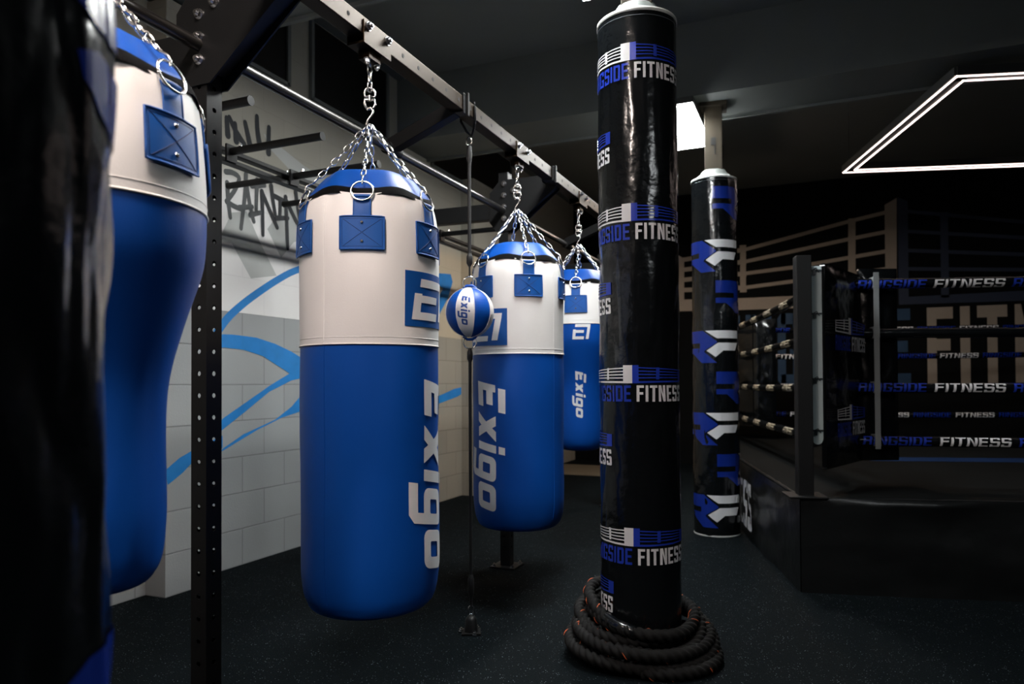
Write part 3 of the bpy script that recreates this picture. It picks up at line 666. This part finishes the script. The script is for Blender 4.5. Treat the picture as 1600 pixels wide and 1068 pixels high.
mb = MB(); k_ = .135/.645
mb.decal([[(v*1.15, u) for u, v in q] for q in exigo(k_)], lambda b, a: bs(rad(-21)+b/br, (.068-a)/br, .0008), .006, .012); mb.build('lettering', M('blue_print', (.01, .06, .28), .5), body)
for s in (1, -1): mb = MB(); mb.lathe([(.001, s*.109), (.028, s*.108), (.036, s*.103), (.030, s*.098)], 24, 0, (0, 0, bz)); mb.tube([(0, -.03, bz+s*.108), (0, -.012, bz+s*.122), (0, .012, bz+s*.122), (0, .03, bz+s*.108)], .007, 6); mb.build('end_cap', BLUE, ball)
for s in (1, -1): mb = MB(); mb.ring((0, 0, bz+s*.134), .030, .0032, (1, .15, 0), 28, 8); mb.build('metal_ring', CHROME, ball)
mb = MB(); mb.cyl((0, 0, 1.70), (0, 0, 2.19), .008, 10); mb.tube([(0, 0, 2.13), (0, 0, 2.16), (0, 0, 2.205)], [.010, .014, .011], 10); mb.cyl((0, 0, bz+.163), (0, 0, 1.70), .0042, 8); mb.build('upper_cord', RUBBERGRIP, ball)
mb = MB(); mb.tube([(0, 0, 1.655), (0, 0, 1.67), (0, 0, 1.70), (0, 0, 1.715)], [.006, .014, .014, .008], 12); mb.build('cord_lock', RUBBERGRIP, ball); mb = MB(); mb.tube([(0, 0, 1.285), (0, 0, 1.265), (0, 0, 1.235), (0, 0, 1.22)], [.006, .013, .013, .007], 12); mb.build('cord_lock', RUBBERGRIP, ball)
mb = MB(); mb.tube([(0, .0, 2.205), (0, .011, 2.215), (0, .012, 2.235), (0, 0, 2.25), (0, -.012, 2.235), (0, -.011, 2.215)], .003, 8, closed=True); mb.build('carabiner', CHROME, ball); mb = MB(); mb.tube([(0, .0, .125), (0, .010, .115), (0, .010, .080), (0, 0, .068), (0, -.010, .080), (0, -.010, .115)], .003, 8, closed=True); mb.build('carabiner', CHROME, ball)
mb = MB(); mb.cyl((0, 0, .125), (0, 0, bz-.163), .0075, 10); mb.tube([(0, 0, .26), (0, 0, .24), (0, 0, .18), (0, 0, .16)], [.009, .014, .014, .009], 10); mb.build('lower_cord', RUBBERGRIP, ball)
mb = MB(); mb.lathe([(.001, .075), (.016, .074), (.026, .06), (.030, .012), (.034, .0)], 24); mb.box((0, 0, .004), (.085, .085, .008)); an = mb.build('floor_anchor', RIGM, ball)
mb = MB()
for q in range(3): a = rad(20+120*q); mb.hexbolt((.045*cos(a), .045*sin(a), .004), (0, 0, 1), .009, .008)
mb.ring((0, 0, .075), .009, .0035, (1, 0, 0), 14, 6); mb.build('anchor_bolt', ZINC, an)

# ------------------------------------------------------------------ padded columns
def column(x, y, label, prints, top=2.64, R=.165, wr=1.0, bm=VBLUE):
    phi = atan2(-y, -x); t = thing('padded_column', label, 'padded column', (x, y, 0), phi, 'steel columns wrapped in printed vinyl pads')
    sd = x*3+y*5
    def rr(th, z, off=0):
        c, s = cos(th), sin(th); k = max(0, min(1, (2.2-z)/.5))
        w_ = .0028*noise.noise((c*2+sd, s*2, z*2.2))+.0018*noise.noise((c*6+sd, s*6, z*5))
        # slack vinyl pulled into diagonal creases
        m_ = max(0, noise.noise((c*1.3+sd+4, s*1.3, z*.8))+.45)
        a = noise.noise((c*2+9, s*2+sd, z*2))*2.2
        w_ += .0042*k*m_*(abs(sin(th*3.4+z*9+a))-.55)+.0036*k*m_*(abs(sin(th*3.4-z*10-a))-.55)
        return R+w_*wr+off
    def sf(th, z, off=0): r = rr(th, z, off); return (r*cos(th), r*sin(th), z)
    mb = MB(); mb.lathe([(R, z*top/220) for z in range(221)], 144, fn=lambda r, th, z: rr(th, z));
    wrap = mb.build('pad_wrap', VINYL, t)
    mb = MB(); mb.lathe([(R-.03, top+.004), (R-.008, top+.006), (R+.003, top+.001), (R+.004, top-.010), (R+.001, top-.014)], 72); mb.build('edge_binding', RIM, wrap)
    mb = MB(); mb.lathe([(R+.002, .012), (R+.004, .004), (R+.001, 0)], 72); mb.build('edge_binding', RIM, wrap)
    mb = MB(); mb.tube([sf(2*pi*i/72, top-.032, .0006) for i in range(72)], .0011, 4, closed=True); mb.build('stitch_line', GREYW, wrap)
    mb = MB(); mb.box((0, 0, 1.605), (.128, .128, 3.21)); mb.box((0, 0, 3.195), (.20, .20, .03)); st = mb.build('steel_post', STEELP, t, .004)
    mb = MB(); mb.lathe([(R-.015, top), (R-.035, top+.02), (.10, top+.045), (.085, top+.07), (.001, top+.07)], 40, fn=lambda r, th, z: r+.01*noise.noise((cos(th)*4+sd, sin(th)*4, z*20))); mb.build('foam_collar', M('grey_foam_wrap', (.10, .11, .105), .6), t)
    mb = MB(); mb.box((.065, 0, 2.92), (.004, .035, .055)); mb.box((.066, .01, 2.86), (.006, .008, .07)); mb.build('cut_out', DARK, st)
    for mat_, polys in ((bm, prints[0]), (VWHITE, prints[1])):
        if not polys: continue
        mb = MB(); mb.decal(polys, lambda u, v: sf(u/R, v, .0024), .008, .014); mb.build('logo_print', mat_, wrap)
    return t
pb, pw = [], []
b_, w_ = ring_logo(.50)
for k in range(4):
    z = 2.425-.652*k; pb += shift(b_, -.028, z); pw += shift(w_, -.028, z)
    z = (2.10, 1.48, .86, .262)[k]; pb += shift(b_, -.368, z); pw += shift(w_, -.368, z)
column(-.70, 3.02, 'black printed column with a coiled rope around its foot', (pb, pw))
pb, pw = [], []; b_, w_ = rf_logo(.46, .235)
for k in range(4):
    z = (2.05, 1.385, .785, .185)[k]; pb += shift(b_, -.035, z); pw += shift(w_, -.035, z)
    if k < 3: z2 = z-.30; pb += shift(b_, .235, z2); pw += shift(w_, .235, z2)
pb += shift(b_, .22, 2.44); pw += shift(w_, .22, 2.44)
column(-.715, 5.58, 'black column with big blue and white R F prints near the boxing ring', (pb, pw), bm=VBLUE_SHADE)
pb = [[(.10, 1.50), (.16, 1.47), (.25, 1.46), (.25, 1.62), (.05, 1.62)], [(.135, 1.435), (.165, 1.445), (.22, 1.43), (.22, 1.36), (.17, 1.385), (.14, 1.41)], [(-.1, .80), (.08, .83), (.12, .845), (.16, .86), (.26, .875), (.26, .66), (-.1, .66)]]; pw = []
column(-.79, .40, 'glossy black column with dark blue patches filling the left edge, nearest the camera', (pb, pw), wr=3.0, bm=VBLUE_SHADE)

# ------------------------------------------------------------------ battle rope coiled around the column foot
rope = thing('battle_rope', 'thick black twisted rope with orange flecks coiled at the column foot', 'rope', (-.70, 3.02, 0), atan2(-3.02, .70))
RR = .0245; path = []
loops = [(.305, .027, .02, .0), (.262, .030, .01, .6), (.300, .062, .022, 2.4), (.255, .075, .020, 3.6), (.285, .100, .030, 1.2), (.245, .118, .030, .3), (.225, .140, .032, 3.0), (.218, .158, .036, .8)]
for i, (r, z, tl, a0) in enumerate(loops):
    r2, z2 = (loops[i+1][0], loops[i+1][1]) if i+1 < len(loops) else (r, z+.03)
    N_ = 60
    tl2, a2 = (loops[i+1][2], loops[i+1][3]) if i+1 < len(loops) else (tl, a0)
    for k in range(N_):
        th = 2*pi*k/N_; s = k/N_; s_ = s*s*(3-2*s); ph = a0+(a2-a0)*s_; tt = tl+(tl2-tl)*s_; lv = min(1, max(0, (i+s-1)/1.5))
        rad0 = r+(r2-r)*s_+.016*sin(2*th+ph)+.009*sin(3*th+ph*2)+.006*noise.noise((i+s, 3, 1)); z0 = z+(z2-z)*s_+tt*(1-cos(th-.6))*.5-tt*.2-.022*lv*cos(th)+lv*.017*sin(th+i*2.1+s*2.1)
        path.append(Vector((max(rad0, .196)*cos(th), max(rad0, .196)*sin(th)*1.04, max(z0, RR))))
# resample
def resample(P, d):
    out = [P[0]]; acc = 0
    for a, b in zip(P, P[1:]):
        L = (b-a).length; s = d-acc
        while s <= L: out.append(a.lerp(b, s/L)); s += d
        acc = (acc+L) % d
    return out
path = resample(path, .006)
def twisted(mb, path, R, flecks=True, turn=.105):
    seg = 18; n = len(path); nx = Vector((0, 0, 1)); vs = []; fr = []
    for i in range(n):
        T = (path[min(i+1, n-1)]-path[max(i-1, 0)]).normalized(); nx = (nx-T*nx.dot(T)).normalized(); ny = T.cross(nx); tw = 2*pi*i*.006/turn
        for k in range(seg):
            a = 2*pi*k/seg; rr = R*(.64+.40*abs(cos(1.5*(a-tw)))**.8); vs.append(path[i]+(nx*cos(a)+ny*sin(a))*rr)
        fr.append((nx.copy(), ny, T, tw))
    mb.add(vs, [(i*seg+k, i*seg+(k+1) % seg, (i+1)*seg+(k+1) % seg, (i+1)*seg+k) for i in range(n-1) for k in range(seg)], 0, True)
    mb.add(vs[:seg], [tuple(range(seg))]); mb.add(vs[-seg:], [tuple(range(seg))])
    return fr
mb = MB(); fr = twisted(mb, path, RR); strand = mb.build('rope_strands', ROPEM, rope)
mb = MB()
for q in range(5, len(path)-14, 13):
    if random.random() < .75:
        for lobe in (0,):
            nx, ny, T, tw = fr[q]; lb = random.choice((0, 1, 2)); pts = []
            for e in range(4):
                nx, ny, T, tw = fr[q+e]; a = tw+2*pi*lb/3; pts.append(path[q+e]+(nx*cos(a)+ny*sin(a))*(RR*1.04))
            mb.tube(pts, [.0006, .0020, .0020, .0006], 5)
mb.build('tracer_flecks', FLECK, rope)
e = path[-1]; mb = MB(); T = (path[-1]-path[-6]).normalized(); mb.tube([path[-24], path[-14], e, e+T*.01], [.026, .0265, .026, .02], 16); mb.build('end_sleeve', VINYL, rope)

# ------------------------------------------------------------------ boxing ring
ring = thing('boxing_ring', 'raised black boxing ring with padded corners and printed ropes', 'boxing ring', (-.10, 4.17, 0), rad(14.5))
S = 4.90; H = .50
def skirt(p0, p1, seed):
    p0 = Vector((*p0, 0)); p1 = Vector((*p1, 0)); d = (p1-p0); n = Vector((d.y, -d.x, 0)).normalized(); nu = 150; nv = 26; vs = []
    for j in range(nv+1):
        for i in range(nu+1):
            u = i/nu; v = j/nv; z = H*v; s = u*d.length
            sag = noise.noise((s*.9+seed, 0, 1)); dr = .026*noise.noise((s*1.6+seed, z*4.5, 3))+.020*abs(sin(s*1.4+3.0*z+2*sag+seed))*(1-v*.4)+.008*noise.noise((s*5+seed, z*9, 7))
            zz = z+(.006*noise.noise((s*2, 5, seed)) if v > .95 else 0)
            k = min(1, 9*u, 9*(1-u)); vs.append(p0+d*u+n*(.004+(dr+.012)*k*(1 if v < .97 else .35))+Vector((0, 0, zz)))
    mb = MB(); mb.add(vs, [(j*(nu+1)+i, j*(nu+1)+i+1, (j+1)*(nu+1)+i+1, (j+1)*(nu+1)+i) for j in range(nv) for i in range(nu)], 0, True)
    return mb
for i, (a, b) in enumerate((((0, 0), (S, 0)), ((0, S), (0, 0)), ((S, 0), (S, S)), ((S, S), (0, S)))):
    sk = skirt(a, b, 3.1*i).build('apron_skirt', VINYLM, ring)
    if i == 1:
        mb = MB()
        P, wd = text('FITNESS', .33, .10, .42, .15); mb.decal(shift(P, 2.72, .09), lambda u, v: (-.062-.008*abs(sin(u*9+v*6)), S-u, v), .02, .03)
        mb.build('skirt_print', VWHITE, sk)
mb = MB(); mb.box((S/2, S/2, H-.02), (S-.01, S-.01, .04)); mb.box((S/2, S/2, (H-.04)/2), (S-.3, S-.3, H-.04)); cv = mb.build('canvas', CANVAS, ring, .004)
mb = MB(); mb.box((S/2+.35, 2.15, H+.0008), (3.6, .30, .0016)); mb.build('canvas_band', CANVB, cv)
mb = MB()
for a, b in (((0.02, .02), (S-.02, .02)), ((.02, .02), (.02, S-.02))): mb.tube([Vector((*a, H-.012)).lerp(Vector((*b, H-.012)), k/60)+Vector((0, 0, .004*noise.noise((k*.7, a[0]+b[0], 1)))) for k in range(61)], .016, 8)
mb.build('apron_edge', VINYLM, ring)
q0 = (.30, .58); q1 = (S-.40, S-.45); CC = [(q0[0], q0[1]), (q1[0], q0[1]), (q1[0], q1[1]), (q0[0], q1[1])]; OC = [(.040, .075), (S-.07, .07), (S-.07, S-.07), (.07, S-.07)]
RZ = (1.72, 1.42, 1.09, .77)
for (ox, oy) in OC:
    mb = MB(); mb.box((ox, oy, (1.81+H)/2), (.080, .080, 1.81-H)); mb.box((ox, oy, H+.006), (.2, .2, .012)); mb.build('corner_post', RIGM, ring, .004)
for (ox, oy), (cx, cy) in zip(OC, CC):
    mb = MB()
    for z in RZ: mb.cyl((ox+(cx-ox)*.12, oy+(cy-oy)*.12, z), (cx, cy, z), .013, 12); mb.cyl((ox+(cx-ox)*.3, oy+(cy-oy)*.3, z), (ox+(cx-ox)*.6, oy+(cy-oy)*.6, z), .020, 8)
    mb.build('turnbuckle', RIGM, ring)
rope_r = .030
def rope_run(a, b, z, n=60, seed=0):
    pts = []
    for k in range(n+1):
        t = k/n; p = Vector((a[0]+(b[0]-a[0])*t, a[1]+(b[1]-a[1])*t, z-.015*4*t*(1-t)+.0025*noise.noise((t*30, z*9, seed)))); pts.append(p)
    rr = [rope_r*(1+.10*noise.noise((k*.9, z*11, seed+2))) for k in range(n+1)]; mb = MB(); mb.tube(pts, rr, 14); return mb
for i in range(4):
    a = CC[i]; b = CC[(i+1) % 4]
    for j, z in enumerate(RZ):
        zz = z+(.07*(1 if j == 0 else 0) if i == 3 else 0)*0
        o = rope_run(a, b, z, seed=i).build('ring_rope', VINYL, ring)
        # printed covers
        d = Vector((b[0]-a[0], b[1]-a[1], 0)); Ln = d.length; d.normalize(); nrm = Vector((d.y, -d.x, 0)) if i in (0, 1) else Vector((-d.y, d.x, 0))
        if i in (0, 3) and False: pass
        # the face that is towards the camera side
        flip = i in (2, 3)
        if i == 0: u_dir = d; org = Vector((*a, 0)); out = Vector((0, -1, 0))
        elif i == 2: u_dir = -d; org = Vector((*b, 0)); out = Vector((0, -1, 0))
        elif i == 3: u_dir = d; org = Vector((*a, 0)); out = Vector((-1, 0, 0))
        else: continue
        if i == 0 and j == 1: continue
        per = .86 if i != 3 else .62; off0 = {0: (.17, 0, .165, .19), 2: (.25, .05, .1, .2), 3: (.2, .25, .3, .3)}[i][j]
        tilt = {0: (-.35, 0, .15, .15), 2: (-.2, 0, 0, .2), 3: (-.1, 0, .1, .2)}[i][j]
        pa = []; pwh = []; hh = .052; s = off0
        while s+per < Ln+.2:
            A, wa = text('RINGSIDE', hh, .13, .78, .22, .12); B, wb = text('FITNESS', hh, .13, .82, .22, .12); k = (.385 if i != 3 else .27)
            if i != 3: pa += shift([[(u*k/wa, v) for u, v in q] for q in A], s, -hh/2)
            pwh += shift([[(u*k/wb, v) for u, v in q] for q in B], s+(.43 if i != 3 else .0), -hh/2); s += per
        pa = [q for q in pa if max(p[0] for p in q) < Ln-.05]; pwh = [q for q in pwh if max(p[0] for p in q) < Ln-.05]
        def mp(u, v, org=org, u_dir=u_dir, out=out, z=z, Ln=Ln, tilt=tilt):
            t_ = u/Ln; an = v/rope_r+tilt; r = rope_r*1.12
            return org+u_dir*u+out*(r*cos(an))+Vector((0, 0, z-.015*4*t_*(1-t_)+r*sin(an)))
        if pa: mb = MB(); mb.decal(pa, mp, .03, .010); mb.build('rope_print', VBLUE if i == 0 else VBLUE_SHADE, o)
        mb = MB(); mb.decal(pwh, mp, .03, .010); mb.build('rope_print', VWHITE if i != 3 else CREAM, o)
# rope spacer strap near the corner
for (x, y) in ((.575, .58-.036), (2.5, .58-.036), (3.7, .58-.036)):
    mb = MB(); mb.box((x, y, 1.25), (.032, .005, 1.06)); 
    for z in RZ: mb.box((x, y+.036, z), (.034, .078, .070))
    mb.build('spacer_strap', GREYW, ring, .002)
# corner pads: a V-shaped black cushion on each corner
def pad(idx):
    sx = 1 if idx in (0, 3) else -1; sy = 1 if idx in (0, 1) else -1; ox = 0 if sx > 0 else S; oy = 0 if sy > 0 else S
    G = lambda a, b, z: Vector((ox+sx*a, oy+sy*b, z))
    A = (.165, .150); Bq = (.51, .665); Cc = (.74, .70); zb_, zt_ = .64, 1.80
    def slab(p, q, th, z0, z1, seedv):
        mb = MB(); nu, nv = 14, 60; dp = Vector((q[0]-p[0], q[1]-p[1])); nn = Vector((dp.y, -dp.x)).normalized(); F = []; K = []
        for j in range(nv+1):
            for i in range(nu+1):
                u = i/nu; z = z0+(z1-z0)*j/nv; e = min(1, 6*u, 6*(1-u), 12*j/nv, 12*(1-j/nv)); w_ = .012*noise.noise((u*4+seedv, z*9, seedv))*e
                o_ = th*.5*sqrt(max(e, .15))+w_; F.append(G(p[0]+dp.x*u+nn.x*o_, p[1]+dp.y*u+nn.y*o_, z)); K.append(G(p[0]+dp.x*u-nn.x*o_, p[1]+dp.y*u-nn.y*o_, z))
        st = nu+1; fs = [(j*st+i, j*st+i+1, (j+1)*st+i+1, (j+1)*st+i) for j in range(nv) for i in range(nu)]; mb.add(F, fs, 0, True); mb.add(K, [f[::-1] for f in fs], 0, True)
        n0 = len(F); al = F+K; sd = []
        for j in range(nv):
            for i in (0, nu): sd.append((j*st+i, (j+1)*st+i, n0+(j+1)*st+i, n0+j*st+i))
        for i in range(nu):
            for j in (0, nv): sd.append((j*st+i, j*st+i+1, n0+j*st+i+1, n0+j*st+i))
        mb.add(al, sd, 0, True); return mb
    m1 = slab(A, Bq, .07, zb_, zt_-.02, 2.0+idx); m2 = slab(Bq, Cc, .07, zb_, zt_+.02, 5.0+idx); m1.add(m2.v, m2.f, 0, True)
    pd = m1.build('corner_pad', VINYL, ring)
    if idx: return
    # white board edge with zip ties
    mb = MB(); cx, cy = .128, .142; 
    n = 12; v = [(-.029, 1.765), (.029, 1.765), (.029, .815)]+[(.029*cos(-pi*k/n), .815+.029*sin(-pi*k/n)*1.3) for k in range(1, n)]+[(-.029, .815)]
    vs = [(cx+a, cy-.006, z) for a, z in v]+[(cx+a, cy+.006, z) for a, z in v]; k = len(v)
    mb.add(vs, [tuple(range(k))[::-1], tuple(range(k, 2*k))]+[(i, (i+1) % k, k+(i+1) % k, k+i) for i in range(k)]); wb_ = mb.build('white_board', PADW, pd)
    mb = MB()
    for z in (1.74, 1.50, 1.14, .855): mb.box((cx-.005, cy-.010, z), (.062, .010, .009)); mb.box((cx-.012, cy-.013, z-.012), (.014, .010, .03)); mb.tube([(cx-.02, cy-.012, z), (cx-.005, cy-.03, z+.012), (cx+.012, cy-.02, z-.012)], .003, 6)
    mb.build('zip_tie', CLEAR, wb_)
    dp = Vector((Bq[0]-A[0], Bq[1]-A[1])); Ld = dp.length; dp.normalize(); nn = Vector((dp.y, -dp.x))
    for zc_, sc in ((1.395, .52), (.905, .48)):
        b_, w_ = ring_logo(sc)
        for mt, pl in ((VBLUE, b_), (VWHITE, w_)):
            mb = MB(); mb.decal([[(u+Ld*.45, v*1.25) for u, v in q] for q in pl], lambda u, v: (A[0]+dp.x*u+nn.x*.060, A[1]+dp.y*u+nn.y*.060, zc_+v), .04); mb.build('pad_logo', mt, pd)
for i in range(4): pad(i)
